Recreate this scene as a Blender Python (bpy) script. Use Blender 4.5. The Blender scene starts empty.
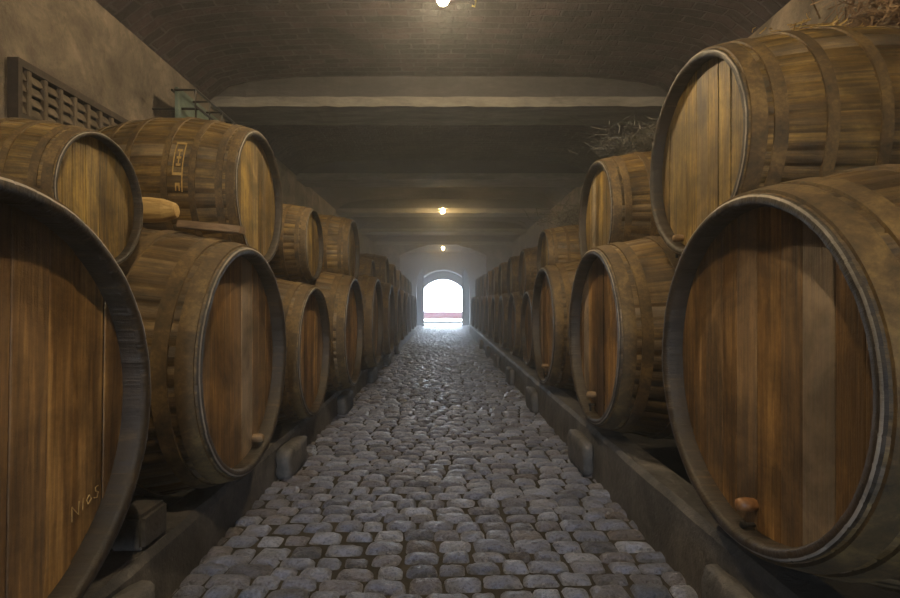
import bpy, bmesh, math, random
from mathutils import Vector, Matrix

random.seed(11)
S = 1.7           # metres per layout unit
EYE = 0.69        # camera height in layout units
sc = bpy.context.scene
col = sc.collection
PI = math.pi


def P(X, d, h):
    """layout (aisle offset, distance ahead, drop below eye level) -> world metres"""
    return Vector((X * S, d * S, (EYE - h) * S))


# ------------------------------------------------------------------ helpers
def mesh_from(name, verts, faces, smooth=False):
    me = bpy.data.meshes.new(name)
    me.from_pydata([tuple(v) for v in verts], [], faces)
    if smooth:
        me.polygons.foreach_set('use_smooth', [True] * len(me.polygons))
    me.update()
    return me


def link(name, me, mat=None, parent=None, loc=None):
    o = bpy.data.objects.new(name, me)
    col.objects.link(o)
    if mat is not None and me is not None and not me.materials:
        me.materials.append(mat)
    if parent is not None:
        o.parent = parent
    if loc is not None:
        o.location = loc
    return o


def tag(o, label=None, cat=None, group=None, kind=None):
    if label: o['label'] = label
    if cat: o['category'] = cat
    if group: o['group'] = group
    if kind: o['kind'] = kind
    return o


def empty(name, loc, rz=0.0):
    o = bpy.data.objects.new(name, None)
    o.empty_display_size = 0.1
    col.objects.link(o)
    o.location = loc
    o.rotation_euler = (0, 0, rz)
    return o


class MB:
    def __init__(self):
        self.v, self.f = [], []

    def add(self, vs, fs):
        b = len(self.v)
        self.v += [Vector(v) for v in vs]
        self.f += [tuple(i + b for i in f) for f in fs]

    def box(self, lo, hi, M=None):
        x0, y0, z0 = lo; x1, y1, z1 = hi
        vs = [Vector(p) for p in ((x0,y0,z0),(x1,y0,z0),(x1,y1,z0),(x0,y1,z0),(x0,y0,z1),(x1,y0,z1),(x1,y1,z1),(x0,y1,z1))]
        if M is not None: vs = [M @ v for v in vs]
        self.add(vs, [(0,3,2,1),(4,5,6,7),(0,1,5,4),(1,2,6,5),(2,3,7,6),(3,0,4,7)])

    def tube(self, pts, r, n=6, r2=None, cap=True):
        pts = [Vector(p) for p in pts]
        rings = []
        k = len(pts)
        for i, p in enumerate(pts):
            t = (pts[min(i + 1, k - 1)] - pts[max(i - 1, 0)]).normalized()
            up = Vector((0, 0, 1)) if abs(t.z) < 0.9 else Vector((1, 0, 0))
            a = t.cross(up).normalized(); b = t.cross(a).normalized()
            rr = r if r2 is None else r + (r2 - r) * i / max(1, k - 1)
            rings.append([p + (a * math.cos(2*PI*j/n) + b * math.sin(2*PI*j/n)) * rr for j in range(n)])
        vs = [v for ring in rings for v in ring]
        fs = []
        for i in range(k - 1):
            for j in range(n):
                fs.append((i*n+j, i*n+(j+1) % n, (i+1)*n+(j+1) % n, (i+1)*n+j))
        if cap:
            fs.append(tuple(range(n - 1, -1, -1)))
            fs.append(tuple(range((k-1)*n, k*n)))
        self.add(vs, fs)

    def lathe(self, prof, axis='X', n=24, center=(0, 0, 0), cap=True):
        """prof: list of (t along axis, radius)"""
        vs, fs = [], []
        for (t, r) in prof:
            for j in range(n):
                a = 2 * PI * j / n
                c, s = r * math.cos(a), r * math.sin(a)
                p = (t, c, s) if axis == 'X' else ((c, s, t) if axis == 'Z' else (s, t, c))
                vs.append(Vector(p) + Vector(center))
        k = len(prof)
        for i in range(k - 1):
            for j in range(n):
                fs.append((i*n+j, i*n+(j+1) % n, (i+1)*n+(j+1) % n, (i+1)*n+j))
        if cap:
            fs.append(tuple(range(n - 1, -1, -1)))
            fs.append(tuple(range((k-1)*n, k*n)))
        self.add(vs, fs)

    def build(self, name, mat, parent=None, smooth=False, bevel=0.0, loc=None):
        me = mesh_from(name, self.v, self.f, smooth)
        if bevel > 0:
            bm = bmesh.new(); bm.from_mesh(me)
            bmesh.ops.recalc_face_normals(bm, faces=bm.faces)
            bmesh.ops.bevel(bm, geom=[e for e in bm.edges], offset=bevel, segments=2, affect='EDGES', clamp_overlap=True)
            bm.to_mesh(me); bm.free()
        else:
            bm = bmesh.new(); bm.from_mesh(me)
            bmesh.ops.recalc_face_normals(bm, faces=bm.faces)
            bm.to_mesh(me); bm.free()
        if smooth:
            me.polygons.foreach_set('use_smooth', [True] * len(me.polygons))
        return link(name, me, mat, parent, loc)


def face_attr(me, name, vals):
    a = me.attributes.new(name, 'FLOAT', 'FACE')
    a.data.foreach_set('value', vals)


# ------------------------------------------------------------------ materials
def new_mat(name):
    m = bpy.data.materials.new(name)
    m.use_nodes = True
    nt = m.node_tree
    for n in list(nt.nodes):
        nt.nodes.remove(n)
    out = nt.nodes.new('ShaderNodeOutputMaterial')
    bs = nt.nodes.new('ShaderNodeBsdfPrincipled')
    nt.links.new(bs.outputs[0], out.inputs[0])
    return m, nt, bs


def N(nt, kind, **kw):
    n = nt.nodes.new(kind)
    for k, v in kw.items():
        if k in n.inputs and not hasattr(n, k):
            n.inputs[k].default_value = v
        else:
            setattr(n, k, v)
    return n


def mix(nt, fac, a, b, mode='MIX'):
    n = nt.nodes.new('ShaderNodeMix'); n.data_type = 'RGBA'; n.blend_type = mode
    for sock, val in ((n.inputs[0], fac), (n.inputs[6], a), (n.inputs[7], b)):
        if hasattr(val, 'links'):
            nt.links.new(val, sock)
        elif isinstance(val, (int, float)):
            sock.default_value = val
        else:
            sock.default_value = (*val, 1)
    return n.outputs[2]


def math_n(nt, op, a, b=None, clamp=False):
    n = nt.nodes.new('ShaderNodeMath'); n.operation = op; n.use_clamp = clamp
    for sock, val in ((n.inputs[0], a), (n.inputs[1], b)):
        if val is None: continue
        if hasattr(val, 'links'): nt.links.new(val, sock)
        else: sock.default_value = val
    return n.outputs[0]


def noise(nt, vec, scale, detail=4, rough=0.55, dist=0.0):
    n = nt.nodes.new('ShaderNodeTexNoise')
    n.inputs['Scale'].default_value = scale
    n.inputs['Detail'].default_value = detail
    n.inputs['Roughness'].default_value = rough
    n.inputs['Distortion'].default_value = dist
    if vec is not None: nt.links.new(vec, n.inputs['Vector'])
    return n.outputs['Fac']


def ramp(nt, fac, stops):
    n = nt.nodes.new('ShaderNodeValToRGB')
    e = n.color_ramp.elements
    while len(e) < len(stops): e.new(0.5)
    for el, (p, c) in zip(e, stops):
        el.position = p
        el.color = (*c, 1) if not isinstance(c, (int, float)) else (c, c, c, 1)
    nt.links.new(fac, n.inputs[0])
    return n.outputs[0]


def mapping(nt, vec, scale=(1, 1, 1), add=None):
    n = nt.nodes.new('ShaderNodeMapping')
    n.inputs['Scale'].default_value = scale
    nt.links.new(vec, n.inputs['Vector'])
    if add is not None: nt.links.new(add, n.inputs['Location'])
    return n.outputs[0]


def bump(nt, bs, h, strength=0.3, dist=0.02):
    n = nt.nodes.new('ShaderNodeBump')
    n.inputs['Strength'].default_value = strength
    n.inputs['Distance'].default_value = dist
    nt.links.new(h, n.inputs['Height'])
    nt.links.new(n.outputs[0], bs.inputs['Normal'])


def cask_wood(name, dark, mid, light, grey=(0.34, 0.30, 0.26), rough=(0.42, 0.7), streak=1.0):
    """oak with the grain along U; 'tint' and 'grey' are per-stave attributes"""
    m, nt, bs = new_mat(name)
    tc = N(nt, 'ShaderNodeTexCoord')
    oi = N(nt, 'ShaderNodeObjectInfo')
    rnd = math_n(nt, 'MULTIPLY', oi.outputs['Random'], 37.0)
    uv = mapping(nt, tc.outputs['UV'], (0.9, 24, 1), rnd)
    uv2 = mapping(nt, tc.outputs['UV'], (0.7, 7, 1), rnd)
    fine = noise(nt, uv, 1.6, 6, 0.65, 0.3)
    broad = noise(nt, uv2, 1.3, 4, 0.6, 0.6)
    ob = mapping(nt, tc.outputs['Object'], (1, 1, 1), rnd)
    blot = noise(nt, ob, 1.7, 5, 0.62, 0.4)
    grit = noise(nt, ob, 26, 4, 0.7)
    at = N(nt, 'ShaderNodeAttribute', attribute_name='tint')
    ag = N(nt, 'ShaderNodeAttribute', attribute_name='grey')
    f = math_n(nt, 'MULTIPLY', at.outputs['Fac'], 0.55)
    f = math_n(nt, 'ADD', f, math_n(nt, 'MULTIPLY', math_n(nt, 'SUBTRACT', fine, 0.5), 1.3 * streak))
    f = math_n(nt, 'ADD', f, math_n(nt, 'MULTIPLY', math_n(nt, 'SUBTRACT', broad, 0.5), 1.3))
    f = math_n(nt, 'ADD', f, math_n(nt, 'MULTIPLY', math_n(nt, 'SUBTRACT', grit, 0.5), 0.35))
    f = math_n(nt, 'ADD', f, 0.2, True)
    c = ramp(nt, f, [(0.0, dark), (0.5, mid), (1.0, light)])
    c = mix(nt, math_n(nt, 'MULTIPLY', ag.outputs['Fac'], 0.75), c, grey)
    stain = ramp(nt, blot, [(0.38, 0.26), (0.60, 1.08)])
    c = mix(nt, 0.8, c, stain, 'MULTIPLY')
    nt.links.new(c, bs.inputs['Base Color'])
    r = N(nt, 'ShaderNodeMapRange')
    r.inputs['To Min'].default_value, r.inputs['To Max'].default_value = rough
    nt.links.new(broad, r.inputs['Value'])
    nt.links.new(r.outputs[0], bs.inputs['Roughness'])
    h = math_n(nt, 'ADD', fine, math_n(nt, 'MULTIPLY', grit, 0.5))
    bump(nt, bs, h, 0.45, 0.012)
    return m


def mottled(name, c0, c1, c2, scale=3.0, rough=0.85, bstr=0.5, bdist=0.02, fine=22, metallic=0.0, stretch=(1, 1, 1)):
    m, nt, bs = new_mat(name)
    tc = N(nt, 'ShaderNodeTexCoord')
    v = mapping(nt, tc.outputs['Object'], stretch)
    a = noise(nt, v, scale, 6, 0.65, 0.5)
    b = noise(nt, v, fine, 5, 0.7)
    f = math_n(nt, 'ADD', math_n(nt, 'MULTIPLY', a, 0.7), math_n(nt, 'MULTIPLY', b, 0.3))
    c = ramp(nt, f, [(0.33, c0), (0.5, c1), (0.67, c2)])
    nt.links.new(c, bs.inputs['Base Color'])
    bs.inputs['Roughness'].default_value = rough
    bs.inputs['Metallic'].default_value = metallic
    bump(nt, bs, f, bstr, bdist)
    return m


M = {}
M['head_brown'] = cask_wood('cask head oak', (0.040, 0.020, 0.008), (0.185, 0.098, 0.031), (0.42, 0.245, 0.085))
M['head_gold'] = cask_wood('upper cask head oak', (0.032, 0.018, 0.005), (0.155, 0.095, 0.022), (0.38, 0.255, 0.06))
M['body_brown'] = cask_wood('cask stave oak', (0.026, 0.015, 0.006), (0.11, 0.066, 0.022), (0.26, 0.17, 0.06))
M['body_gold'] = cask_wood('upper cask stave oak', (0.022, 0.013, 0.005), (0.115, 0.069, 0.019), (0.31, 0.20, 0.052))
M['hoop'] = mottled('dusty iron hoop', (0.016, 0.010, 0.004), (0.075, 0.046, 0.016), (0.19, 0.122, 0.042), 3, 0.75, 0.35, 0.006, 30, 0.0)
M['bung'] = mottled('turned bung wood', (0.10, 0.042, 0.015), (0.20, 0.09, 0.03), (0.28, 0.14, 0.055), 20, 0.5, 0.3, 0.004)
M['iron'] = mottled('dark iron', (0.012, 0.012, 0.012), (0.03, 0.028, 0.026), (0.06, 0.05, 0.045), 12, 0.5, 0.3, 0.004, 60, 0.6)
M['plaster'] = mottled('rough cellar plaster', (0.035, 0.028, 0.020), (0.115, 0.092, 0.068), (0.24, 0.19, 0.14), 2.2, 0.9, 1.0, 0.09, 9)
M['plaster_pale'] = mottled('pale lime plaster', (0.10, 0.095, 0.09), (0.16, 0.15, 0.145), (0.22, 0.205, 0.195), 1.2, 0.9, 0.5, 0.03, 9)
M['rail'] = mottled('worn rail stone', (0.03, 0.028, 0.028), (0.065, 0.06, 0.058), (0.13, 0.115, 0.108), 3.5, 0.7, 0.8, 0.03, 24)
M['soil'] = mottled('dark packed earth', (0.008, 0.007, 0.006), (0.018, 0.016, 0.014), (0.04, 0.034, 0.029), 3.0, 0.9, 0.7, 0.03, 30)
M['beam'] = mottled('soot-stained beam', (0.014, 0.013, 0.013), (0.030, 0.027, 0.026), (0.055, 0.049, 0.046), 2.0, 0.85, 0.6, 0.03, 14, 0, (0.6, 2, 2))
M['beam_board'] = mottled('pale beam soffit', (0.06, 0.055, 0.047), (0.125, 0.115, 0.098), (0.20, 0.185, 0.155), 3.0, 0.85, 0.6, 0.02, 20, 0, (0.5, 2, 2))
M['door_paint'] = mottled('grey-blue door timber', (0.05, 0.06, 0.07), (0.085, 0.10, 0.115), (0.13, 0.15, 0.165), 5, 0.6, 0.3, 0.01, 20, 0, (1, 1, 0.2))
M['straw'] = mottled('dry straw', (0.22, 0.14, 0.04), (0.42, 0.28, 0.09), (0.58, 0.42, 0.16), 8, 0.8, 0.1, 0.005)
M['twig'] = mottled('dry twigs', (0.06, 0.035, 0.02), (0.16, 0.10, 0.055), (0.30, 0.19, 0.09), 9, 0.85, 0.1, 0.005)
M['dusty_straw'] = mottled('grey dusty straw', (0.03, 0.03, 0.026), (0.06, 0.057, 0.05), (0.10, 0.095, 0.08), 9, 0.9, 0.1, 0.005)
M['pale_wood'] = mottled('pale cut timber', (0.20, 0.12, 0.045), (0.40, 0.27, 0.10), (0.55, 0.40, 0.17), 9, 0.65, 0.3, 0.008, 30, 0, (0.4, 3, 3))
M['plank_wood'] = mottled('brown plank timber', (0.09, 0.055, 0.028), (0.19, 0.12, 0.06), (0.30, 0.20, 0.11), 9, 0.7, 0.3, 0.008, 30, 0, (0.4, 3, 3))
M['vent_wood'] = mottled('weathered vent timber', (0.035, 0.027, 0.018), (0.075, 0.056, 0.038), (0.125, 0.094, 0.065), 7, 0.8, 0.4, 0.01)
M['vent_dark'] = mottled('shadowed vent timber', (0.018, 0.013, 0.010), (0.035, 0.025, 0.018), (0.06, 0.043, 0.03), 7, 0.85, 0.4, 0.01)  # darker copy of the vent timber, shadow put into its colour
M['panel_green'] = mottled('dusty green pane', (0.05, 0.07, 0.058), (0.09, 0.12, 0.10), (0.14, 0.18, 0.15), 4, 0.45, 0.15, 0.005)
M['outside'] = mottled('pale paving', (0.42, 0.40, 0.38), (0.52, 0.50, 0.47), (0.6, 0.58, 0.55), 2, 0.8, 0.3, 0.02)  # pale stone for the ground beyond both ends of the hall
M['red_wall'] = mottled('rose-red painted wall', (0.020, 0.0035, 0.0035), (0.025, 0.0045, 0.0045), (0.030, 0.006, 0.0056), 2, 0.8, 0.2, 0.02)
for _m in ('red_wall',): M[_m].node_tree.nodes['Principled BSDF'].inputs['Specular IOR Level'].default_value = 0.0
M['kerb'] = mottled('brown kerb stone', (0.003, 0.0025, 0.002), (0.006, 0.005, 0.004), (0.011, 0.009, 0.007), 3, 0.85, 0.8, 0.04)
M['kerb'].node_tree.nodes['Principled BSDF'].inputs['Specular IOR Level'].default_value = 0.0
M['cable'] = mottled('lamplit yellow cable', (0.30, 0.22, 0.04), (0.42, 0.32, 0.06), (0.55, 0.42, 0.08), 9, 0.5, 0.1, 0.004)  # the near lamp's yellow light is put into the cable colour
M['socket'] = mottled('black lamp socket', (0.015, 0.013, 0.012), (0.03, 0.027, 0.024), (0.05, 0.045, 0.04), 9, 0.5, 0.1, 0.004)


def cobble_mat():
    m, nt, bs = new_mat('worn cobble stone')
    tc = N(nt, 'ShaderNodeTexCoord')
    at = N(nt, 'ShaderNodeAttribute', attribute_name='tint')
    ag = N(nt, 'ShaderNodeAttribute', attribute_name='grey')
    a = noise(nt, tc.outputs['Object'], 14, 6, 0.7, 0.3)
    b = noise(nt, tc.outputs['Object'], 70, 4, 0.7)
    f = math_n(nt, 'ADD', math_n(nt, 'MULTIPLY', at.outputs['Fac'], 0.6), math_n(nt, 'MULTIPLY', a, 0.55), True)
    c = ramp(nt, f, [(0.15, (0.060, 0.066, 0.092)), (0.55, (0.185, 0.21, 0.315)), (0.95, (0.34, 0.38, 0.53))])
    c = mix(nt, ag.outputs['Fac'], c, mix(nt, a, (0.07, 0.05, 0.035), (0.19, 0.145, 0.105)))
    pit = ramp(nt, b, [(0.36, 0.3), (0.50, 1.15)])
    c = mix(nt, 0.6, c, pit, 'MULTIPLY')
    nt.links.new(c, bs.inputs['Base Color'])
    r = N(nt, 'ShaderNodeMapRange')
    r.inputs['To Min'].default_value, r.inputs['To Max'].default_value = 0.20, 0.52
    nt.links.new(a, r.inputs['Value'])
    nt.links.new(r.outputs[0], bs.inputs['Roughness'])
    h = math_n(nt, 'ADD', a, math_n(nt, 'MULTIPLY', b, 0.45))
    bump(nt, bs, h, 1.0, 0.05)
    return m


def brick_mat():
    m, nt, bs = new_mat('sooty vault brick')
    tc = N(nt, 'ShaderNodeTexCoord')
    br = nt.nodes.new('ShaderNodeTexBrick')
    wob = noise(nt, tc.outputs['Object'], 2.5, 3)
    off = nt.nodes.new('ShaderNodeVectorMath'); off.operation = 'MULTIPLY_ADD'
    nt.links.new(wob, off.inputs[0]); off.inputs[1].default_value = (0.08, 0.08, 0); nt.links.new(tc.outputs['Object'], off.inputs[2])
    nt.links.new(off.outputs[0], br.inputs['Vector'])
    br.inputs['Scale'].default_value = 1.0
    br.inputs['Brick Width'].default_value = 0.27
    br.inputs['Row Height'].default_value = 0.10
    br.inputs['Mortar Size'].default_value = 0.012
    br.inputs['Mortar Smooth'].default_value = 0.4
    br.inputs['Color1'].default_value = (0.050, 0.032, 0.033, 1)
    br.inputs['Color2'].default_value = (0.020, 0.015, 0.016, 1)
    br.inputs['Mortar'].default_value = (0.055, 0.046, 0.047, 1)
    a = noise(nt, tc.outputs['Object'], 1.6, 6, 0.7, 0.6)
    c = mix(nt, 0.8, br.outputs['Color'], ramp(nt, a, [(0.32, 0.18), (0.62, 1.25)]), 'MULTIPLY')
    nt.links.new(c, bs.inputs['Base Color'])
    bs.inputs['Roughness'].default_value = 0.85
    g = noise(nt, tc.outputs['Object'], 18, 5, 0.7)
    h = math_n(nt, 'SUBTRACT', math_n(nt, 'MULTIPLY', g, 0.7), br.outputs['Fac'])
    bump(nt, bs, h, 1.0, 0.05)
    return m


M['cobble'] = cobble_mat()
M['brick'] = brick_mat()


def emit_mat(name, color, strength):
    m, nt, bs = new_mat(name)
    bs.inputs['Base Color'].default_value = (*color, 1)
    bs.inputs['Emission Color'].default_value = (*color, 1)
    bs.inputs['Emission Strength'].default_value = strength
    return m


LAMP = 1200.0
M['bulb_dim'] = emit_mat('dim glowing bulb', (1.0, 0.68, 0.28), 420.0)
M['bulb'] = emit_mat('glowing bulb', (1.0, 0.77, 0.46), LAMP)

# ------------------------------------------------------------------ the cask, built once at radius 1 and scaled
BULGE, LEN, CH, TH = 0.186, 2.64, 0.145, 0.062   # relative to the head radius
HT = 0.017                                        # hoop thickness


def prof(u):
    """outer radius at axial position u (0..LEN)"""
    t = (u - LEN / 2) / (LEN / 2)
    return 1.0 + BULGE * (1 - t * t)


def body_mesh(seed, nst=42):
    rg = random.Random(seed)
    us = [0.0, 0.02] + [LEN * k / 16 for k in range(1, 16)] + [LEN - 0.02, LEN]
    # widths of the staves
    w = [rg.uniform(0.75, 1.3) for _ in range(nst)]
    tot = sum(w); ang = [0.0]
    for x in w: ang.append(ang[-1] + x / tot * 2 * PI)
    cols = []      # (angle, dr, stave, slot)
    for s in range(nst):
        a0, a1 = ang[s], ang[s + 1]
        d = (a1 - a0)
        cols += [(a0, -0.014, s), (a0 + d * 0.07, 0.0, s), (a0 + d * 0.5, 0.002, s), (a1 - d * 0.07, 0.0, s)]
    end = [rg.uniform(-0.003, 0.003) for _ in range(nst)]
    tint = [min(1, max(0, rg.gauss(0.5, 0.13))) for _ in range(nst)]
    grey = [max(0, rg.gauss(-0.08, 0.13)) for _ in range(nst)]
    rows = []
    # outer surface front to back, then rim, chime, inside
    for u in us: rows.append(('o', u))
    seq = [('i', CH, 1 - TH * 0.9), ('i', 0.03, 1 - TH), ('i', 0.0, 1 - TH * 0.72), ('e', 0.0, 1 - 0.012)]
    back = [('b', LEN, 1 - TH), ('b', LEN - CH, 1 - TH * 0.9)]
    verts, meta = [], []
    allrows = seq + rows + back
    for row in allrows:
        for (a, dr, s) in cols:
            if row[0] == 'o':
                u = row[1]
                r = prof(u) + dr * (0.2 if u < 0.03 else 1)
                if u == 0.0: u += 0.006
                if u < 0.05: u += end[s]
            else:
                u, r = row[1], row[2]
                r += dr * (0.2 if row[0] != 'b' else 0)
                if u < 0.05 and row[0] in 'ie': u += end[s]
            verts.append((u, r * math.cos(a), r * math.sin(a)))
            meta.append((u, a, s))
    nc = len(cols); faces, ft, fg, uvs = [], [], [], []
    for i in range(len(allrows) - 1):
        for j in range(nc):
            k = (j + 1) % nc
            faces.append((i*nc+j, (i+1)*nc+j, (i+1)*nc+k, i*nc+k))
            s = cols[j][2]
            grime_shade = i < len(seq) + 1  # chime rows darkened: grime plus recess shade painted into the tint
            worn = i == len(seq) - 1  # worn rim edge, paled further to paint in the doorway's highlight
            ft.append(-0.55 if grime_shade else tint[s]); fg.append(1.0 if worn else (0.0 if grime_shade else grey[s]))
            a0 = cols[j][0]; a1 = cols[k][0] if k else 2 * PI
            off = s * 3.7
            inner = 0.0 if i > len(seq) else 5.0 + 0.3 * i
            for (rr, aa) in ((i, a0), (i+1, a0), (i+1, a1), (i, a1)):
                uvs.append((meta[rr*nc][0] + inner, aa) if grime_shade else (meta[rr*nc][0] + off + inner, aa + 0.13 * s))
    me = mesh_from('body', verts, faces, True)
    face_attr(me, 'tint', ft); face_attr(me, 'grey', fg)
    uvl = me.uv_layers.new(name='UVMap')
    flat = [c for uv in uvs for c in uv]
    uvl.data.foreach_set('uv', flat)
    # sharp-ish grooves at the rim
    return me


def head_mesh(seed, tints=None, greys=None, npl=None):
    rg = random.Random(seed)
    R = 1 - TH * 0.9
    n = npl or (len(tints) if tints else rg.choice((8, 9, 10)))
    w = [rg.uniform(0.8, 1.25) for _ in range(n)]
    tot = sum(w); ys = [-R]
    for x in w: ys.append(ys[-1] + x / tot * 2 * R)
    tint = tints or [min(1, max(0, rg.gauss(0.5, 0.26))) for _ in range(n)]
    grey = greys or [max(0, rg.gauss(-0.1, 0.3)) for _ in range(n)]
    verts, faces, ft, fg, uvs = [], [], [], [], []
    for p in range(n):
        y0, y1 = ys[p], ys[p + 1]
        tilt = rg.gauss(0, 0.008); off = rg.uniform(-0.004, 0.004)
        fr = [0, 0.02, 0.06, 0.25, 0.5, 0.75, 0.94, 0.98, 1]
        if y0 <= -R + 1e-6: fr = [0, 0.01, 0.03, 0.07, 0.13, 0.2, 0.3, 0.45, 0.65, 0.94, 0.98, 1]
        if y1 >= R - 1e-6: fr = [0, 0.02, 0.06, 0.35, 0.55, 0.7, 0.8, 0.87, 0.93, 0.97, 0.99, 1]
        colsi = []
        for f in fr:
            y = y0 + (y1 - y0) * f
            hgt = math.sqrt(max(0, R * R - y * y))
            groove = 0.006 if f in (0, 1) else (0.0015 if f in (0.02, 0.98) else 0)
            x = groove + off + tilt * (f - 0.5) * 0.6
            idx = []
            for q in (-1, -0.5, 0, 0.5, 1):
                idx.append(len(verts)); verts.append((CH - 0.01 + x, y, q * hgt))
            colsi.append((idx, y, hgt))
        for c in range(len(colsi) - 1):
            (ia, ya, ha), (ib, yb, hb) = colsi[c], colsi[c + 1]
            for q in range(4):
                faces.append((ia[q], ia[q+1], ib[q+1], ib[q]))
                ft.append(tint[p]); fg.append(grey[p])
                for (i_, y_) in ((ia[q], ya), (ia[q+1], ya), (ib[q+1], yb), (ib[q], yb)):
                    uvs += [verts[i_][2] + p * 5.3, y_ + p * 0.21]
    me = mesh_from('head', verts, faces, False)
    face_attr(me, 'tint', ft); face_attr(me, 'grey', fg)
    uvl = me.uv_layers.new(name='UVMap'); uvl.data.foreach_set('uv', uvs)
    return me


def back_mesh():
    R = 1 - TH * 0.9; n = 40
    vs = [(LEN - CH, R * math.cos(2*PI*j/n), R * math.sin(2*PI*j/n)) for j in range(n)]
    me = mesh_from('head', vs, [tuple(range(n))])
    uvl = me.uv_layers.new(name='UVMap')
    return me


def hoop_mesh(u0, u1, n=84):
    rings = []
    k = 3
    for i in range(k):
        u = u0 + (u1 - u0) * i / (k - 1)
        rings.append((u, prof(u) + HT))
    seq = [(u0, prof(u0) - 0.01)] + rings + [(u1, prof(u1) - 0.01)]
    mb = MB(); mb.lathe(seq, 'X', n, cap=False)
    me = mesh_from('hoop', mb.v, mb.f, True)
    bm = bmesh.new(); bm.from_mesh(me); bmesh.ops.recalc_face_normals(bm, faces=bm.faces)
    for e in bm.edges:
        if len(e.link_faces) == 2 and e.calc_face_angle(0) > 0.7: e.smooth = False
    bm.to_mesh(me); bm.free()
    return me


HOOPS = [(0.035, 0.15), (0.20, 0.30), (0.58, 0.67), (0.98, 1.07)]
HOOPS = HOOPS + [(LEN - b, LEN - a) for a, b in HOOPS]
hoop_meshes = [hoop_mesh(a, b) for a, b in HOOPS]
for hm in hoop_meshes: hm.materials.append(M['hoop'])


def bung_meshes():
    mb = MB()
    mb.lathe([(0.16, 0.030), (0.06, 0.034), (0.05, 0.032), (0.0, 0.038), (-0.03, 0.042), (-0.06, 0.040), (-0.08, 0.032), (-0.088, 0.018)], 'X', 20)
    a = mesh_from('bung', mb.v, mb.f, True); a.materials.append(M['bung'])
    mb = MB()
    mb.lathe([(0.16, 0.012), (-0.03, 0.014), (-0.035, 0.022), (-0.06, 0.022), (-0.065, 0.012)], 'X', 12, (0, 0, -0.12))
    mb.box((-0.012, -0.008, -0.22), (0.012, 0.008, -0.12), Matrix.Translation((-0.045, 0, 0)))
    b = mesh_from('tap', mb.v, mb.f, False); b.materials.append(M['iron'])
    return a, b


bung_me, tap_me = bung_meshes()
bung_dark_me = bung_me.copy(); bung_dark_me.materials.clear(); bung_dark_me.materials.append(M['plank_wood'])
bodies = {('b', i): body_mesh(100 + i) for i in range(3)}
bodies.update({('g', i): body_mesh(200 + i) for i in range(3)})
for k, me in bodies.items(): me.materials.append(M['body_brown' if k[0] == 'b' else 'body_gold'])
heads = {('b', i): head_mesh(300 + i) for i in range(5)}
heads.update({('g', i): head_mesh(400 + i) for i in range(4)})
for k, me in heads.items(): me.materials.append(M['head_brown' if k[0] == 'b' else 'head_gold'])
backs = {'b': back_mesh(), 'g': back_mesh()}
backs['b'].materials.append(M['body_brown']); backs['g'].materials.append(M['body_gold'])
special = {}


def special_head(key, mat, seed, tints, greys):
    me = head_mesh(seed, tints, greys); me.materials.append(M[mat]); special[key] = me


# near heads, planks listed from the local -Y side to the +Y side
special_head('r1', 'head_brown', 7, [0.35, 0.45, 0.62, 0.38, 0.66, 0.35, 0.5, 0.55, 0.45, 0.6][::1],
             [0, 0, 0.75, 0.15, 0, 0.2, 0, 0.1, 0, 0])
special_head('l1', 'head_brown', 8, [0.5, 0.65, 0.72, 0.35, 0.3, 0.5, 0.62, 0.55, 0.6, 0.45], [0, 0, 0, 0.1, 0.1, 0, 0, 0, 0, 0])
special_head('l2', 'head_brown', 9, [0.35, 0.4, 0.45, 0.7, 0.35, 0.4, 0.5, 0.3, 0.4], [0, 0.1, 0.2, 0.7, 0.2, 0.1, 0, 0.2, 0])
special_head('ur1', 'head_gold', 10, [0.45, 0.5, 0.8, 0.5, 0.42, 0.65, 0.7, 0.5, 0.4], [0.3, 0, 0, 0, 0.1, 0, 0, 0.1, 0])

casks = []


def cask_r(c, X):
    """outer radius of cask c (layout units) at aisle offset X, or None"""
    u = (X - c['X']) / (c['r'] * c.get('lx', 1))
    if u < 0 or u > LEN: return None
    return (prof(u) + HT) * c['r']


def make_cask(c, idx):
    r = c['r'] * S
    sgn = c['side']
    belly = prof(LEN / 2) * r
    # base point of the thing, under the belly
    base = P(sgn * (c['X'] + LEN / 2 * c['r'] * c.get('lx', 1)), c['d'], c['h']) - Vector((0, 0, belly))
    root = empty('cask', base, 0 if sgn > 0 else PI)
    root.scale = (r * c.get('lx', 1), r, r)
    tag(root, c['label'], 'barrel', c['group'])
    off = Vector((-LEN / 2, 0, prof(LEN / 2)))
    t = c['tone']
    rr = random.Random(idx * 13 + 5)
    roll = rr.uniform(-0.03, 0.03)
    if c.get('roll') is not None: roll = c['roll']

    def part(name, me, par=root, loc=off, rot=roll):
        o = link(name, me, None, par, loc)
        o.rotation_euler = (rot, 0, 0)
        return o
    b = part('body', bodies[(t, idx % 3)], rot=roll + idx * 0.7)
    hd = part('head', special.get(c.get('key')) or heads[(t, idx % (5 if t == 'b' else 4))])
    part('head', backs[t])
    for hm in hoop_meshes: part('hoop', hm)
    if c.get('bung'):
        y, z = c['bung']
        y *= sgn
        bg = link('bung', bung_me if c.get('key') == 'r1' else bung_dark_me, None, root, off + Vector((CH - 0.03, y, z)))
        if c.get('key') == 'r1': bg['label'] = 'turned orange-brown wooden bung'
        tp = link('tap', tap_me, None, root, off + Vector((CH - 0.03, y * 1.0, z)))
    c['root'] = root
    c['head'] = hd
    casks.append(c)


RTOP, LTOP = 0.507, 0.555            # drop of the rail tops below the eye
RX, LX = 0.605, 0.655                # aisle faces of the rails
RW = 0.10


def rest_on_rail(c):
    top, x0 = (RTOP, RX) if c['side'] > 0 else (LTOP, LX)
    m = 0
    for k in range(11):
        q = cask_r(c, x0 + RW * k / 10)
        if q: m = max(m, q)
    c['h'] = top - m - 0.003


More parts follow.
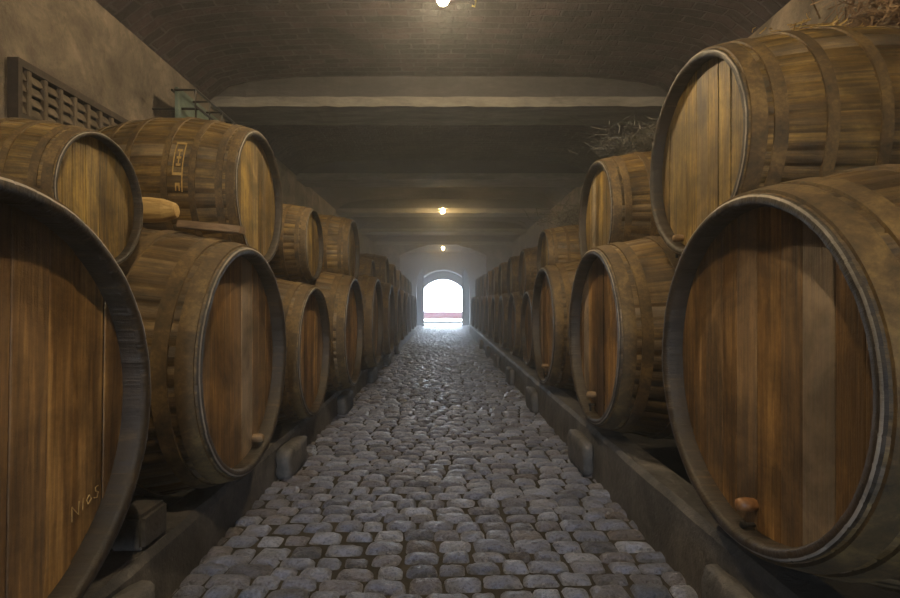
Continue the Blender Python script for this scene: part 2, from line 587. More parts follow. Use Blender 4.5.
def rest_on_pair(c, a, b):
    h = 9
    for o in (a, b):
        dd = abs(c['d'] - o['d'])
        for k in range(60):
            X = c['X'] + (LEN * c['r']) * k / 59
            q, w = cask_r(c, X), cask_r(o, X)
            if q is None or w is None: continue
            if q + w > dd: h = min(h, o['h'] - math.sqrt((q + w) ** 2 - dd ** 2))
    c['h'] = h - 0.003


ORD = ['first', 'second', 'third', 'fourth', 'fifth', 'sixth', 'seventh', 'eighth', 'ninth', 'tenth', 'eleventh', 'twelfth', 'thirteenth', 'fourteenth', 'fifteenth', 'sixteenth']
rb = [dict(X=0.572, d=1.0, r=0.336, key='r1', bung=(0.03, -0.80), label='huge brown cask with an orange wooden bung and a grey stave in its head', roll=0.0),
      dict(X=0.575, d=2.0, r=0.337, bung=(0.22, -0.72), label='brown bottom cask behind the huge orange-bunged one, pale light on its head edge'),
      dict(X=0.578, d=3.0, r=0.337, bung=(0.10, -0.72), label='large dim cask, third along the floor rail on the orange-bunged side, small bung')]
for k in range(9):
    rb.append(dict(X=0.65 - 0.008 * k, d=4.0 + 0.8 * k, r=0.286,
                   label='smaller dim cask, %s along the floor rail on the orange-bunged side' % ORD[3 + k]))
lb = [dict(X=0.574, d=0.67, r=0.335, key='l1', label='nearest huge cask cut by the picture edge, orange-brown head deep inside a dark rim', roll=0.02),
      dict(X=0.575, d=1.54, r=0.335, key='l2', bung=(0.36, -0.80), label='brown cask with log and plank on top and small tap low in its greyish head'),
      dict(X=0.578, d=2.34, r=0.29, label='narrow reddish-brown cask standing just beyond the log-topped cask, bright rim edge'),
      dict(X=0.53, d=3.1, r=0.325, label='grey-brown bottom cask jutting towards the aisle, fourth along the log-topped cask side'),
      dict(X=0.513, d=4.06, r=0.345, label='dim large bottom cask, fifth along the floor rail on the log-topped cask side')]
for k in range(7):
    lb.append(dict(X=0.51 + 0.012 * k, d=5.1 + 1.0 * k, r=0.34 - 0.004 * k,
                   label='dim hazy bottom cask, %s along the floor rail on the log-topped cask side' % ORD[5 + k]))
ru = [dict(X=0.722, d=1.5, r=0.285, key='ur1', bung=(0.42, -0.78), label='golden stacked cask with straw on its back, above the huge orange-bunged cask', roll=0.0, pair=(0, 1)),
      dict(X=0.735, d=2.5, r=0.274, label='stacked brown-gold cask with pale head stave, behind the straw-topped golden one', pair=(1, 2)),
      dict(X=0.68, d=3.5, r=0.205, label='small dark stacked cask with dusty straw on top, under the distant beams', pair=(2, 3))]
for k in range(8):
    ru.append(dict(X=0.68 - 0.005 * k, d=4.4 + 0.8 * k, r=0.21,
                   label='small stacked cask, %s along the upper tier on the orange-bunged side' % ORD[3 + k], pair=(3 + k, 4 + k)))
lu = [dict(X=0.742, d=1.12, r=0.144, label='small golden cask lying on the two nearest casks below the wooden wall vent', pair=(0, 1)),
      dict(X=0.69, d=1.95, r=0.246, lx=0.87, label='golden stacked cask with pale marked stave, next to the log and plank', pair=(1, 2)),
      dict(X=0.68, d=2.72, r=0.185, label='small dim stacked cask directly behind the golden cask with pale marked stave', pair=(2, 3)),
      dict(X=0.62, d=3.57, r=0.232, label='stacked cask with thin yellowish head edge, fourth in the tier above the log-topped row', pair=(3, 4)),
      dict(X=0.625, d=4.58, r=0.18, label='small hazy stacked cask, fifth in the tier above the log-topped row', pair=(4, 5))]
for k in range(6):
    lu.append(dict(X=0.61 + 0.01 * k, d=5.6 + 1.0 * k, r=0.215,
                   label='hazy stacked cask, %s in the tier above the log-topped row' % ORD[5 + k], pair=(5 + k, 6 + k)))

idx = 0
for side, bot, up, nm in ((1, rb, ru, 'orange-bunged'), (-1, lb, lu, 'log-topped')):
    for c in bot:
        c.update(side=side, tone='b', group='bottom casks on the floor rail, %s side' % nm)
        rest_on_rail(c); make_cask(c, idx); idx += 1
    for c in up:
        c.update(side=side, tone='g', group='stacked casks of the upper tier, %s side' % nm)
        rest_on_pair(c, bot[c['pair'][0]], bot[c['pair'][1]]); make_cask(c, idx); idx += 1

# stencilled marks on the pale stave of the second upper cask (part of its body)
# ------------------------------------------------------------------ setting
XW = 1.55; HB = 1.307; HC = 1.5
D0, D1, D2, D3 = -3.2, 11.5, 15.3, 16.3       # rear wall, arch wall, door wall front, door wall back


def struct(o):
    o['kind'] = 'structure'
    return o


def cobbles():
    rg = random.Random(5)
    verts, faces, tint, grey, mats = [], [], [], [], []

    def stone(cx, cy, w, l, hz, nx, ny, t, g):
        b = len(verts)
        jit = [(rg.uniform(-1, 1) * 0.14, rg.uniform(-1, 1) * 0.14) for _ in range(4)]
        p = rg.uniform(4.0, 12)
        sl = rg.uniform(-0.05, 0.05); sl2 = rg.uniform(-0.06, 0.06)
        for j in range(ny + 1):
            v = -1 + 2 * j / ny
            v = math.copysign(abs(v) ** 0.75, v)
            for i in range(nx + 1):
                u = -1 + 2 * i / nx
                u = math.copysign(abs(u) ** 0.75, u)
                # squircle plan with jittered corners
                k = (abs(u) ** p + abs(v) ** p) ** (1 / p)
                mx = max(abs(u), abs(v))
                s = mx / k if k > 0 else 1
                x, y = u * s, v * s
                fu, fv = (u + 1) / 2, (v + 1) / 2
                jx = (jit[0][0]*(1-fu)*(1-fv) + jit[1][0]*fu*(1-fv) + jit[2][0]*(1-fu)*fv + jit[3][0]*fu*fv)
                jy = (jit[0][1]*(1-fu)*(1-fv) + jit[1][1]*fu*(1-fv) + jit[2][1]*(1-fu)*fv + jit[3][1]*fu*fv)
                hh = (1 - mx ** 3.4) ** 0.62 if mx < 1 else 0.0
                z = -0.012 + hz * hh * (0.86 + 0.14 * (1 - mx * mx)) + hh * (sl * x * 0.08 + sl2 * y * 0.08) + (rg.uniform(-0.0028, 0.0028) if mx < 1 else 0)
                verts.append((cx + (x + jx) * w / 2, cy + (y + jy) * l / 2, z))
        for j in range(ny):
            for i in range(nx):
                a = b + j * (nx + 1) + i
                faces.append((a, a + 1, a + nx + 2, a + nx + 1)); tint.append(t); grey.append(g); mats.append(0)

    y = 0.3 * S
    xl, xr = -0.69 * S, 0.66 * S
    row = 0
    while y < D3 * S:
        l = rg.uniform(0.086, 0.122)
        far = y / S
        nx, ny = (8, 6) if far < 4 else ((6, 4) if far < 7.5 else (4, 4))
        x = xl - rg.uniform(0, 0.15)
        phase = rg.uniform(0, 6.28)
        while x < xr:
            w = rg.uniform(0.115, 0.20)
            cx = x + w / 2
            yy = y + l / 2 + 0.03 * math.sin(cx * 1.7 + row * 0.35) + 0.02 * math.sin(cx * 4.1 + row * 0.8)
            edge = max(0, abs(cx / S) - 0.42) / 0.25
            g = min(1, max(0, rg.gauss(-0.05 + 0.45 * edge, 0.2)))
            stone(cx, yy, w * 1.03 - 0.008, (l + 0.006) * rg.uniform(0.92, 1.04) - 0.005, rg.uniform(0.024, 0.036), nx, ny, min(1, max(0, rg.gauss(0.5, 0.25))), g)
            x += w
        y += l
        row += 1
    # bedding earth below, in one sheet to the walls
    b = len(verts)
    g0 = [(-XW * S, D0 * S), (XW * S, D0 * S), (XW * S, D3 * S), (-XW * S, D3 * S)]
    verts += [(x_, y_, -0.006) for x_, y_ in g0]
    faces.append((b, b + 1, b + 2, b + 3)); tint.append(0); grey.append(0); mats.append(1)
    me = mesh_from('floor', verts, faces, True)
    face_attr(me, 'tint', tint); face_attr(me, 'grey', grey)
    me.materials.append(M['cobble']); me.materials.append(M['soil'])
    me.polygons.foreach_set('material_index', mats)
    return struct(link('floor', me))


floor = cobbles()

# side walls
for nm, s in (('wall_left', -1), ('wall_right', 1)):
    mb = MB()
    x0, x1 = sorted((s * XW * S, s * (XW + 0.2) * S))
    mb.box((x0, D0 * S, -0.05), (x1, D2 * S, (EYE + 1.75) * S))
    struct(mb.build(nm, M['plaster']))


def ceiling():
    nx = 24
    ys = [D0 + (D2 - D0) * k / 30 for k in range(31)]
    vs, fs = [], []
    for yy in ys:
        for i in range(nx + 1):
            t = -1 + 2 * i / nx
            h = 1.34 + (HC + 0.01 - 1.34) * math.sqrt(max(0, 1 - (abs(t) ** 5)))
            vs.append(P(t * (XW + 0.01), yy, -h))
    for j in range(len(ys) - 1):
        for i in range(nx):
            a = j * (nx + 1) + i
            fs.append((a, a + nx + 1, a + nx + 2, a + 1))
    b = len(vs)
    # thickness above so that it is a real slab
    vs += [P(-1.8, D0, -1.75), P(1.8, D0, -1.75), P(1.8, D2, -1.75), P(-1.8, D2, -1.75)]
    fs.append((b, b + 1, b + 2, b + 3))
    me = mesh_from('ceiling', vs, fs, True)
    return struct(link('ceiling', me, M['brick']))


ceiling()

# transverse beams with a paler soffit board
for k in range(6):
    d = 3.40 + 2.0 * k - (4.0 if k == 5 else 0)
    if k == 5: d = 1.4 - 2.0
    nseg = 40
    mb = MB()
    rg = random.Random(40 + k)
    rowsv = []
    for i in range(nseg + 1):
        x = (-XW + 2 * XW * i / nseg)
        w = [rg.uniform(-0.004, 0.004) for _ in range(4)]
        rowsv.append([P(x, d + w[0], -(HB + 0.06)), P(x, d + w[1], -1.72), P(x, d + 0.34, -1.72), P(x, d + 0.34 + w[2], -(HB + 0.06))])
    vs = [v for r_ in rowsv for v in r_]
    fs = []
    for i in range(nseg):
        for q in range(4):
            fs.append((i*4+q, i*4+(q+1) % 4, (i+1)*4+(q+1) % 4, (i+1)*4+q))
    fs += [(0, 1, 2, 3), (nseg*4, nseg*4+1, nseg*4+2, nseg*4+3)]
    mb.add(vs, fs)
    bmo = struct(mb.build('ceiling_beam', M['beam']))
    mb = MB()
    rowsv = []
    for i in range(nseg + 1):
        x = (-XW + 2 * XW * i / nseg)
        w = [rg.uniform(-0.006, 0.006) for _ in range(4)]
        rowsv.append([P(x, d - 0.008 + w[0], -(HB + w[1] * 0.6)), P(x, d - 0.008 + w[0], -(HB + 0.065)), P(x, d + 0.348, -(HB + 0.065)), P(x, d + 0.348 + w[2], -(HB + w[3] * 0.6))])
    mb.add([v for r_ in rowsv for v in r_], fs)
    mb.build('soffit_board', M['beam_board'], bmo)

# arch wall closing the barrel hall, low segmental opening


def arch_wall(name, d0, d1, half, spring, crown, width, top, mat, nseg=24, jamb_bottom=EYE):
    """wall from d0 to d1 with an arched opening; heights are above the eye"""
    rise = crown - spring
    R = (half * half + rise * rise) / (2 * rise)
    cz = crown - R
    a0 = math.asin(min(1, half / R))
    if rise > half: a0 = PI - a0
    pts = [(-half, -jamb_bottom)]
    for k in range(nseg + 1):
        a = -a0 + 2 * a0 * k / nseg
        pts.append((R * math.sin(a), cz + R * math.cos(a)))
    pts.append((half, -jamb_bottom))
    vs, fs = [], []
    n = len(pts)
    outer = []
    for (x, z) in pts:
        # matching outer outline point
        if z <= spring and x < 0 and len(outer) == 0: outer.append((-width, -jamb_bottom))
        else: outer.append((max(-width, min(width, x * width / half)), top))
    outer[-1] = (width, -jamb_bottom)
    for d in (d0, d1):
        vs += [P(x, d, -z) for x, z in pts] + [P(x, d, -z) for x, z in outer]
    m = 2 * n
    for k in range(n - 1):
        fs.append((k, k + 1, n + k + 1, n + k))
        fs.append((m + k, m + n + k, m + n + k + 1, m + k + 1))
        fs.append((k, m + k, m + k + 1, k + 1))
        fs.append((n + k, n + k + 1, m + n + k + 1, m + n + k))
    mb = MB(); mb.add(vs, fs)
    return struct(mb.build(name, mat))


arch_wall('wall_arch', D1, D1 + 0.12, 0.98, 1.06, 1.33, 1.8, 1.75, M['plaster'])
# unseen wall behind the camera, its opening added for daylight fill
arch_wall('wall_back', D0 - 0.3, D0, 0.3, 0.15, 0.4, 1.8, 1.75, M['plaster'])
# end wall: deep recess, then the doorway
arch_wall('wall_far', D2, D2 + 0.7, 0.80, 0.52, 1.0, 1.6, 1.75, M['plaster_pale'])
arch_wall('wall_doorway', D2 + 0.7, D3, 0.63, 0.42, 0.74, 1.6, 1.75, M['door_paint'])


def door_leaf(name, s):
    """arched leaf hinged at the recess edge, folded back towards the hall"""
    root = empty(name, P(s * 0.79, D2 + 0.02, EYE - 0.012), 0)
    struct(root)
    w = 0.66
    # leaf profile (distance from hinge, height above the eye)
    outl = [(0, -EYE + 0.02), (w, -EYE + 0.02)]
    for k in range(11):
        a = k / 10
        outl.append((w * (1 - a), 0.52 + 0.44 * math.sqrt(1 - (1 - a) ** 2) * 0 + 0.46 * math.sqrt(max(0, 1 - a * a)) ))
    ang = math.radians(72)
    dirx, diry = -s * math.cos(ang), -math.sin(ang)
    vs = []
    for t in (0, 0.045):
        for (u, z) in outl:
            x = dirx * u + (-s) * t
            vs.append(Vector((x * S, diry * u * S, (z + EYE) * S)))
    n = len(outl)
    fs = [tuple(range(n)), tuple(range(2 * n - 1, n - 1, -1))] + [(i, n + i, n + (i + 1) % n, (i + 1) % n) for i in range(n)]
    mb = MB(); mb.add(vs, fs)
    mb.build('leaf', M['door_paint'], root)
    mb = MB()
    for z in (-0.45, 0.25):
        q = [Vector(((dirx * u - s * 0.05) * S, diry * u * S, (z + EYE) * S)) for u in (0.0, w * 0.8)]
        mb.tube(q, 0.035, 4)
    mb.build('hinge_strap', M['iron'], root)
    return root


door_leaf('door_1', -1)
door_leaf('door_2', 1)

# outside
mb = MB(); mb.box((-30, D3 * S, -0.3), (30, 60, -0.02)); struct(mb.build('ground_outside', M['outside']))
mb = MB(); mb.box((-30, -60, -0.3), (30, D0 * S, -0.02)); struct(mb.build('ground_yard', M['outside']))
mb = MB(); mb.box((-14, 23 * S, -0.02), (14, 23 * S + 0.4, 0.50)); struct(mb.build('wall_outside', M['red_wall']))
mb = MB(); mb.box((-4, 17.6 * S, -0.02), (4, 17.6 * S + 0.3, 0.10)); struct(mb.build('trim_3', M['kerb']))

# rails: long low stone plinths the bottom casks lie on


def rail(name, s, x0, w, top, d0, d1, seed):
    rg = random.Random(seed)
    n = 150
    vs, fs = [], []
    for i in range(n + 1):
        d = d0 + (d1 - d0) * i / n
        j = [rg.uniform(-1, 1) for _ in range(4)]
        b = 0.012
        pr = [(x0 - 0.012 + 0.004 * j[0], EYE + 0.02), (x0 + 0.004 * j[1], top + b * 1.6), (x0 + b + 0.003 * j[2], top + 0.001 + 0.003 * abs(j[3])),
              (x0 + w - b, top), (x0 + w, top + b), (x0 + w, EYE + 0.02)]
        vs += [P(s * x, d, h) for x, h in pr]
    k = 6
    for i in range(n):
        for q in range(k):
            fs.append((i*k+q, i*k+(q+1) % k, (i+1)*k+(q+1) % k, (i+1)*k+q))
    fs += [tuple(range(k)), tuple(range(n*k, n*k+k))]
    mb = MB(); mb.add(vs, fs)
    return struct(mb.build(name, M['rail']))


rail('trim_1', -1, LX, RW, LTOP, 0.0, D1, 1)
rail('trim_2', 1, RX, RW, RTOP, 0.0, D1, 2)
# rear rails, against the walls, hold the back ends level
mb = MB()


def block(s, X0, X1, d0, d1, top, label, seed):
    """a rough stone with worn corners"""
    rg = random.Random(seed)
    bm = bmesh.new()
    bmesh.ops.create_cube(bm, size=1)
    bmesh.ops.subdivide_edges(bm, edges=bm.edges[:], cuts=3, use_grid_fill=True)
    lo, hi = P(min(s*X0, s*X1), d0, EYE), P(max(s*X0, s*X1), d1, top)
    c, dm = (lo + hi) / 2, hi - lo
    for v in bm.verts:
        q = Vector(v.co) * 2
        k = (abs(q.x) ** 7 + abs(q.y) ** 7 + abs(q.z) ** 7) ** (1 / 7)
        q = q / max(1, k) if k > 0 else q
        v.co = Vector((q.x * dm.x / 2, q.y * dm.y / 2, q.z * dm.z / 2 + dm.z / 2)) + Vector((rg.uniform(-1, 1), rg.uniform(-1, 1), rg.uniform(-1, 0))) * 0.007
    bmesh.ops.recalc_face_normals(bm, faces=bm.faces)
    me = bpy.data.meshes.new('stone_block'); bm.to_mesh(me); bm.free()
    me.polygons.foreach_set('use_smooth', [True] * len(me.polygons))
    o = link('stone_block', me, M['rail'], None, (c.x, c.y, lo.z))
    return tag(o, label, 'stone block', 'stone blocks along the rails')


rg_ = random.Random(3)
for s, ds, X0, X1, top, tl in ((1, (1.10, 2.27, 3.42, 4.5, 5.6, 6.7, 7.8), 0.55, 0.598, 0.55, 'orange-bunged'), (-1, (1.06, 2.22, 3.36, 4.6, 5.8, 7.0), 0.585, 0.648, 0.565, 'log-topped')):
    for k, d in enumerate(ds):
        block(s, X0, X1, d - 0.26, d, top, '%s weathered stone block from the camera beside the cobbles, %s cask side' % (ORD[k], tl), 60 + k + (20 if s > 0 else 0))

# chock on the floor behind the nearest left cask
# ------------------------------------------------------------------ wall vent (long low louvred opening on the left wall)


def wall_vent():
    root = empty('wall_vent', P(-XW, 2.3, 0.66 * -1))
    tag(root, 'long low wooden vent with upright bars and curved louvres, high on the plaster wall', 'vent')
    d0, d1, zt, zb = -0.47, 0.47, 0.215 * S, 0.0

    def bx(name, lo, hi, mat, par=root, M4=None):
        mb = MB(); mb.box(lo, hi, M4); return mb.build(name, mat, par, bevel=0.004)
    mb = MB()
    mb.box((0.002, d0 * S, zt - 0.045), (0.07, d1 * S, zt)); mb.box((0.002, d0 * S, zb), (0.07, d1 * S, zb + 0.035))
    mb.box((0.002, d0 * S - 0.03, zb), (0.07, d0 * S, zt)); mb.box((0.002, d1 * S, zb), (0.07, d1 * S + 0.03, zt))
    mb.build('vent_frame', M['vent_dark'], root)
    mb = MB(); mb.box((0.001, d0 * S, zb), (0.008, d1 * S, zt)); mb.build('back_board', M['vent_dark'], root)
    nb = 12
    for k in range(nb):
        y = (d0 + (d1 - d0) * (k + 0.5) / nb) * S
        bx('upright_bar', (0.03, y - 0.016, zb + 0.03), (0.062, y + 0.016, zt - 0.04), M['vent_wood'])
    for k in range(nb + 1):
        y0 = (d0 + (d1 - d0) * max(0, (k - 0.5)) / nb) * S + 0.018
        y1 = (d0 + (d1 - d0) * min(nb, (k + 0.5)) / nb) * S - 0.018
        mb = MB()
        for q in range(4):
            zc = zb + 0.06 + q * (zt - 0.12) / 3.6
            pts = []
            for a in range(5):
                f = a / 4
                pts.append((0.010 + 0.045 * f, zc + 0.055 - 0.06 * f * f))
            vs = []
            for (x, z) in pts: vs += [(x, y0, z), (x, y1, z), (x, y1, z - 0.008), (x, y0, z - 0.008)]
            fs = []
            for a in range(4):
                for e in range(4):
                    fs.append((a*4+e, a*4+(e+1) % 4, (a+1)*4+(e+1) % 4, (a+1)*4+e))
            fs += [(0, 1, 2, 3), (16, 17, 18, 19)]
            mb.add(vs, fs)
        mb.build('louvre', M['vent_wood'], root)


wall_vent()


def wire_cage():
    root = empty('wire_cage', P(-XW, 3.08, -0.95))
    tag(root, 'black wire cage over a dusty green panel, high behind the golden cask with marked stave', 'cage')
    L, dp, hh = 0.40 * S, 0.25 * S, 0.17 * S
    px = 0.14 * S
    mb = MB(); mb.box((px, -L, 0.0), (px + 0.03, L, hh + 0.03)); mb.build('green_panel', M['panel_green'], root, bevel=0.004)
    ys = [-L + 2 * L * k / 5 for k in range(6)]
    for y in ys:
        mb = MB(); mb.tube([(px, y, hh), (dp, y, hh), (dp, y, 0.0), (px, y, 0.0)], 0.012, 5); mb.build('upright_wire', M['iron'], root)
    for (x, z) in ((dp, hh), (dp, hh * 0.5), (dp, 0.0), (dp * 0.5, hh), (dp * 0.5, 0.0)):
        mb = MB(); mb.tube([(x, -L, z), (x, L, z)], 0.012, 5); mb.build('long_wire', M['iron'], root)
    for y in (-L, L):
        mb = MB(); mb.tube([(0.002, y * 0.9, hh * 0.5), (dp, y * 0.9, hh * 0.5)], 0.012, 5); mb.build('cross_wire', M['iron'], root)


wire_cage()

# ------------------------------------------------------------------ log, plank and loose straw
l2 = lb[1]


def top_of(c, X):
    """eye-relative drop of the top line of cask c at offset X"""
    return c['h'] - cask_r(c, X)


def l2_items():
    # pale cut log lying along the cask near its top, on the far shoulder
    r = 0.038
    d = l2['d'] - 0.03
    h0 = top_of(l2, 0.86) - r - 0.012
    # log with a cut face
    root = empty('log', P(-0.845, d, h0 + r))
    tag(root, 'short pale cut log lying on top of the brown cask with the tap', 'log')
    mb = MB()
    prf = [(-0.06, 0.86), (-0.056, 0.98), (-0.02, 1.0), (0.02, 0.9), (0.05, 0.62), (0.055, 0.5)]
    mb.lathe([(t * S, q * r * S) for t, q in prf], 'X', 14, (0, 0, r * S))
    o = mb.build('log_body', M['pale_wood'], root, smooth=False)
    root.rotation_euler = (0, 0.0, 0.10)
    # plank
    xs = (0.60, 0.80)
    root = empty('wooden_plank', P(-0.69, d + 0.01, top_of(l2, 0.72) - 0.010))
    tag(root, 'thin brown plank lying on the cask top beside the short pale log', 'plank')
    mb = MB(); mb.box((-0.16, -0.04, 0.0), (0.16, 0.04, 0.038))
    mb.build('plank_body', M['plank_wood'], root, bevel=0.004)
    root.rotation_euler = (0, 0.10, 0.0)


l2_items()


def straw(name, label, cat, mat, center, size, n, lmin, lmax, rad, seed, flat=0.5, xmax=9.0):
    rg = random.Random(seed)
    mb = MB()
    for _ in range(n):
        c = Vector((rg.gauss(0, 0.38) * size[0], rg.gauss(0, 0.38) * size[1], abs(rg.gauss(0, 0.45)) * size[2]))
        a = rg.uniform(0, 2 * PI); e = rg.gauss(0, flat)
        L = rg.uniform(lmin, lmax)
        dv = Vector((math.cos(a) * math.cos(e), math.sin(a) * math.cos(e), math.sin(e))) * L / 2
        bend = Vector((rg.uniform(-1, 1), rg.uniform(-1, 1), rg.uniform(-0.6, 0.8))) * L * 0.14
        pts = [c - dv, c + bend, c + dv]
        pts = [Vector((min(p.x, xmax), p.y, max(p.z, 0.002))) for p in pts]
        mb.tube(pts, rad * rg.uniform(0.6, 1.3), 3, cap=False)
    o = mb.build(name, mat, None, loc=center)
    return tag(o, label, cat, kind='stuff')


u1 = ru[0]
straw('straw', 'wisps of golden straw along the top of the big golden stacked cask', 'straw', M['straw'],
      P(1.05, 1.46, top_of(u1, 1.05) - 0.004), (0.30, 0.10, 0.04), 80, 0.03, 0.12, 0.003, 1, 0.3)
straw('brushwood', 'heap of dry twigs and brush against the wall above the golden stacked cask', 'twigs', M['twig'],
      P(1.38, 1.56, top_of(u1, 1.26) - 0.005), (0.22, 0.75, 0.42), 900, 0.10, 0.40, 0.0035, 2, 0.7, 0.14 * S)
straw('dusty_straw', 'tangle of grey dusty straw on the stacked cask under the first beam', 'straw', M['dusty_straw'],
      P(1.02, 2.5, top_of(ru[1], 1.02) - 0.002), (0.60, 0.26, 0.22), 520, 0.06, 0.2, 0.0022, 3, 0.6)
straw('dusty_straw', 'dim tangle of dusty straw on the small dark stacked cask', 'straw', M['dusty_straw'],
      P(0.92, 3.5, top_of(ru[2], 0.92) - 0.002), (0.60, 0.22, 0.30), 320, 0.06, 0.22, 0.0025, 4, 0.6)

# faded stencil on the near flank of the second upper cask, and a chalk scribble on the nearest head
def stencil(c):
    root = c['root']
    off = Vector((-LEN / 2, 0, prof(LEN / 2)))
    mb = MB()

    def patch(u0, u1, a0, a1, lift=0.004):
        na = max(2, int(abs(a1 - a0) / 0.05))
        vs = []
        for i in range(na + 1):
            a = a0 + (a1 - a0) * i / na
            for u in (u0, u1):
                for dl in (0.001, lift + 0.002):
                    r = prof(u) + dl
                    vs.append((u, math.cos(a) * r, math.sin(a) * r))
        fs = []
        for i in range(na):
            b = i * 4
            for p, q in ((0, 2), (2, 3), (3, 1), (1, 0)):
                fs.append((b + p, b + q, b + 4 + q, b + 4 + p))
        fs += [(0, 1, 3, 2), (na*4, na*4+1, na*4+3, na*4+2)]
        mb.add(vs, fs)
    # local +Y is the camera side for a turned cask
    patch(0.755, 0.905, 0.50, 0.47); patch(0.755, 0.77, 0.47, -0.12); patch(0.89, 0.905, 0.47, 0.10); patch(0.755, 0.905, 0.10, 0.07)
    for a in (0.40, 0.30, 0.21): patch(0.795, 0.86, a, a - 0.03)
    patch(0.82, 0.835, 0.38, 0.20)
    patch(0.795, 0.86, -0.02, -0.05); patch(0.795, 0.81, -0.02, -0.11); patch(0.845, 0.86, -0.02, -0.11)
    o = mb.build('painted_mark', M['straw'], root, loc=off)
    o['label'] = 'faded yellowish painted marks in a frame'


stencil(lu[1])


def scribble(c):
    root = c['root']
    off = Vector((-LEN / 2, 0, prof(LEN / 2)))
    mb = MB()
    # strokes in (toward far side, up) units of the head radius
    strokes = [[(0, 0), (0.0, 0.075)], [(0, 0.075), (0.045, 0.02), (0.05, 0.085)], [(0.075, 0.03), (0.08, 0.09)],
               [(0.115, 0.045), (0.105, 0.07), (0.125, 0.09), (0.14, 0.065), (0.115, 0.045)],
               [(0.195, 0.115), (0.17, 0.11), (0.175, 0.09), (0.195, 0.08), (0.185, 0.055), (0.16, 0.06)]]
    for st in strokes:
        mb.tube([(CH - 0.014, -(0.535 + y), z - 0.58) for (y, z) in st], 0.0025, 4)
    o = mb.build('chalk_scribble', M['pale_wood'], root, loc=off)
    o['label'] = 'faint pale chalk scribble'


scribble(lb[0])


def chock():
    rg = random.Random(77)
    lo, hi = P(-0.745, 1.13, LTOP), P(-0.665, 1.235, 0.475)
    mb = MB()
    c = (lo + hi) / 2
    mb.box((lo.x - c.x, lo.y - c.y, 0), (hi.x - c.x, hi.y - c.y, hi.z - lo.z))
    o = mb.build('chock', M['rail'], None, bevel=0.015, loc=(c.x, c.y, lo.z + 0.003))
    tag(o, 'small dark stone chock on the rail beside the log-topped cask', 'chock')


chock()

# ------------------------------------------------------------------ hanging lamps


def lamp(d, z, label, ceil, bulb='bulb'):
    root = empty('hanging_lamp', P(0.0, d, -z))
    tag(root, label, 'lamp', 'bulbs hanging along the aisle')
    mb = MB(); mb.lathe([(-0.045, 0.012), (-0.035, 0.03), (-0.01, 0.042), (0.02, 0.038), (0.045, 0.022), (0.06, 0.018)], 'Z', 14)
    mb.build('bulb', M[bulb], root, smooth=True)
    mb = MB(); mb.lathe([(0.058, 0.02), (0.062, 0.028), (0.11, 0.026), (0.12, 0.01)], 'Z', 14)
    mb.build('socket', M['socket'], root)
    top = (ceil - z) * S
    mb = MB(); mb.lathe([(0.050, 0.115), (0.062, 0.085), (0.085, 0.04), (0.10, 0.026), (0.104, 0.024), (0.090, 0.040), (0.066, 0.089), (0.053, 0.119)], 'Z', 22, cap=False)  # shade added to keep the bulb's light off the ceiling
    mb.build('added_lamp_shade', M['socket'], root, smooth=True)
    mb = MB(); mb.tube([(0, 0, 0.11), (0, 0, top - 0.01)], 0.006, 6)
    mb.build('cord', M['socket'], root)
    return root


lamp(2.2, 1.313, 'bulb hanging from the ceiling over the near aisle', 1.52)
lamp(7.05, 1.27, 'glowing yellow bulb hanging in front of the third beam', 1.52, 'bulb_dim')
lamp(12.0, 1.28, 'small faint bulb hanging in the passage before the bright door', 1.52, 'bulb_dim')

lamp(0.25, 1.25, 'unseen fill bulb added above the camera', 1.52)  # out of view, added to brighten the nearest cask heads

# looped end of cable beside the near lamp
mb = MB()
pts = [P(0.125, 2.12, -1.52), P(0.12, 2.1, -1.36), P(0.125, 2.1, -1.29), P(0.135, 2.1, -1.24), P(0.13, 2.1, -1.22), P(0.12, 2.1, -1.225)]
mb.tube(pts, 0.006, 6)
tag(mb.build('cable_end', M['cable'], None, smooth=True), 'yellow-lit loose cable end hanging from the ceiling by the near lamp', 'cable')

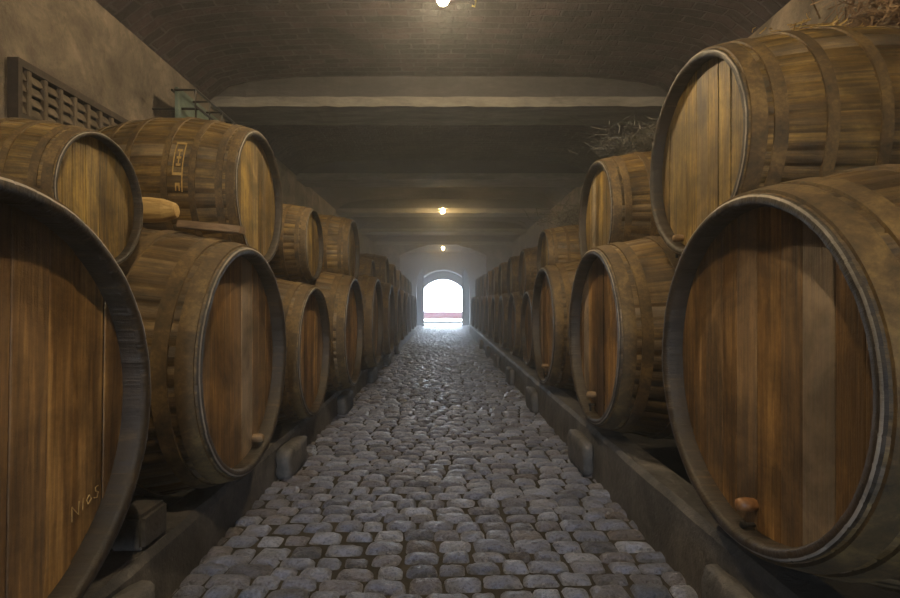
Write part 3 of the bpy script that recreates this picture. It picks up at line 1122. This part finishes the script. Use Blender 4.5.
# ------------------------------------------------------------------ haze
def haze(density, d0, d1, label):
    hm = bpy.data.materials.new('cellar haze'); hm.use_nodes = True
    nt = hm.node_tree
    for n in list(nt.nodes): nt.nodes.remove(n)
    out = nt.nodes.new('ShaderNodeOutputMaterial')
    vsn = nt.nodes.new('ShaderNodeVolumeScatter')
    vsn.inputs['Color'].default_value = (0.90, 0.95, 1.0, 1)
    vsn.inputs['Density'].default_value = density
    vsn.inputs['Anisotropy'].default_value = 0.45
    nt.links.new(vsn.outputs[0], out.inputs['Volume'])
    mb = MB(); mb.box((-XW * S + 0.004, d0 * S, 0.04), (XW * S - 0.004, d1 * S - 0.002, (EYE + 1.29) * S))
    tag(mb.build('haze', hm), label, 'haze', kind='stuff')


haze(0.008, D0 + 0.01, 3.0, 'thin clear haze between the nearest casks')
haze(0.020, 3.0, 6.5, 'light grey haze in the middle stretch of the cellar')
haze(0.034, 6.5, D2 - 0.01, 'denser pale haze around the bright far door')

# ------------------------------------------------------------------ daylight
w = bpy.data.worlds.new('World'); sc.world = w; w.use_nodes = True
bg = w.node_tree.nodes['Background']
bg.inputs['Color'].default_value = (0.66, 0.82, 1.0, 1)
bg.inputs['Strength'].default_value = 24.0
for (sx, sy, d, hh, rx) in ((1.3, 1.5, D3 + 0.02, -0.02, -PI / 2), (0.62, 1.1, D0 - 0.31, 0.14, PI / 2)):
    ld = bpy.data.lights.new('door_portal', 'AREA'); ld.shape = 'RECTANGLE'
    ld.size = sx * S; ld.size_y = sy * S
    ld.cycles.is_portal = True
    lo = bpy.data.objects.new('door_portal', ld); col.objects.link(lo)
    lo.location = P(0, d, hh); lo.rotation_euler = (rx, 0, 0)

# ------------------------------------------------------------------ camera
cam = bpy.data.cameras.new('camera'); co = bpy.data.objects.new('camera', cam); col.objects.link(co)
co.location = (0, 0, EYE * S); co.rotation_euler = (PI / 2, 0, 0)
cam.sensor_width = 36; cam.lens = 36 * 510 / 900
cam.shift_x = 7 / 900; cam.shift_y = 4 / 900
cam.clip_start = 0.05; cam.clip_end = 300
sc.camera = co

sc.view_settings.view_transform = 'Standard'
sc.view_settings.look = 'None'
sc.view_settings.gamma = 1
sc.view_settings.use_curve_mapping = False
sc.view_settings.exposure = 1.1
sc.cycles.use_denoising = True
sc.cycles.max_bounces = 8
sc.cycles.volume_bounces = 1
sc.cycles.sample_clamp_indirect = 6
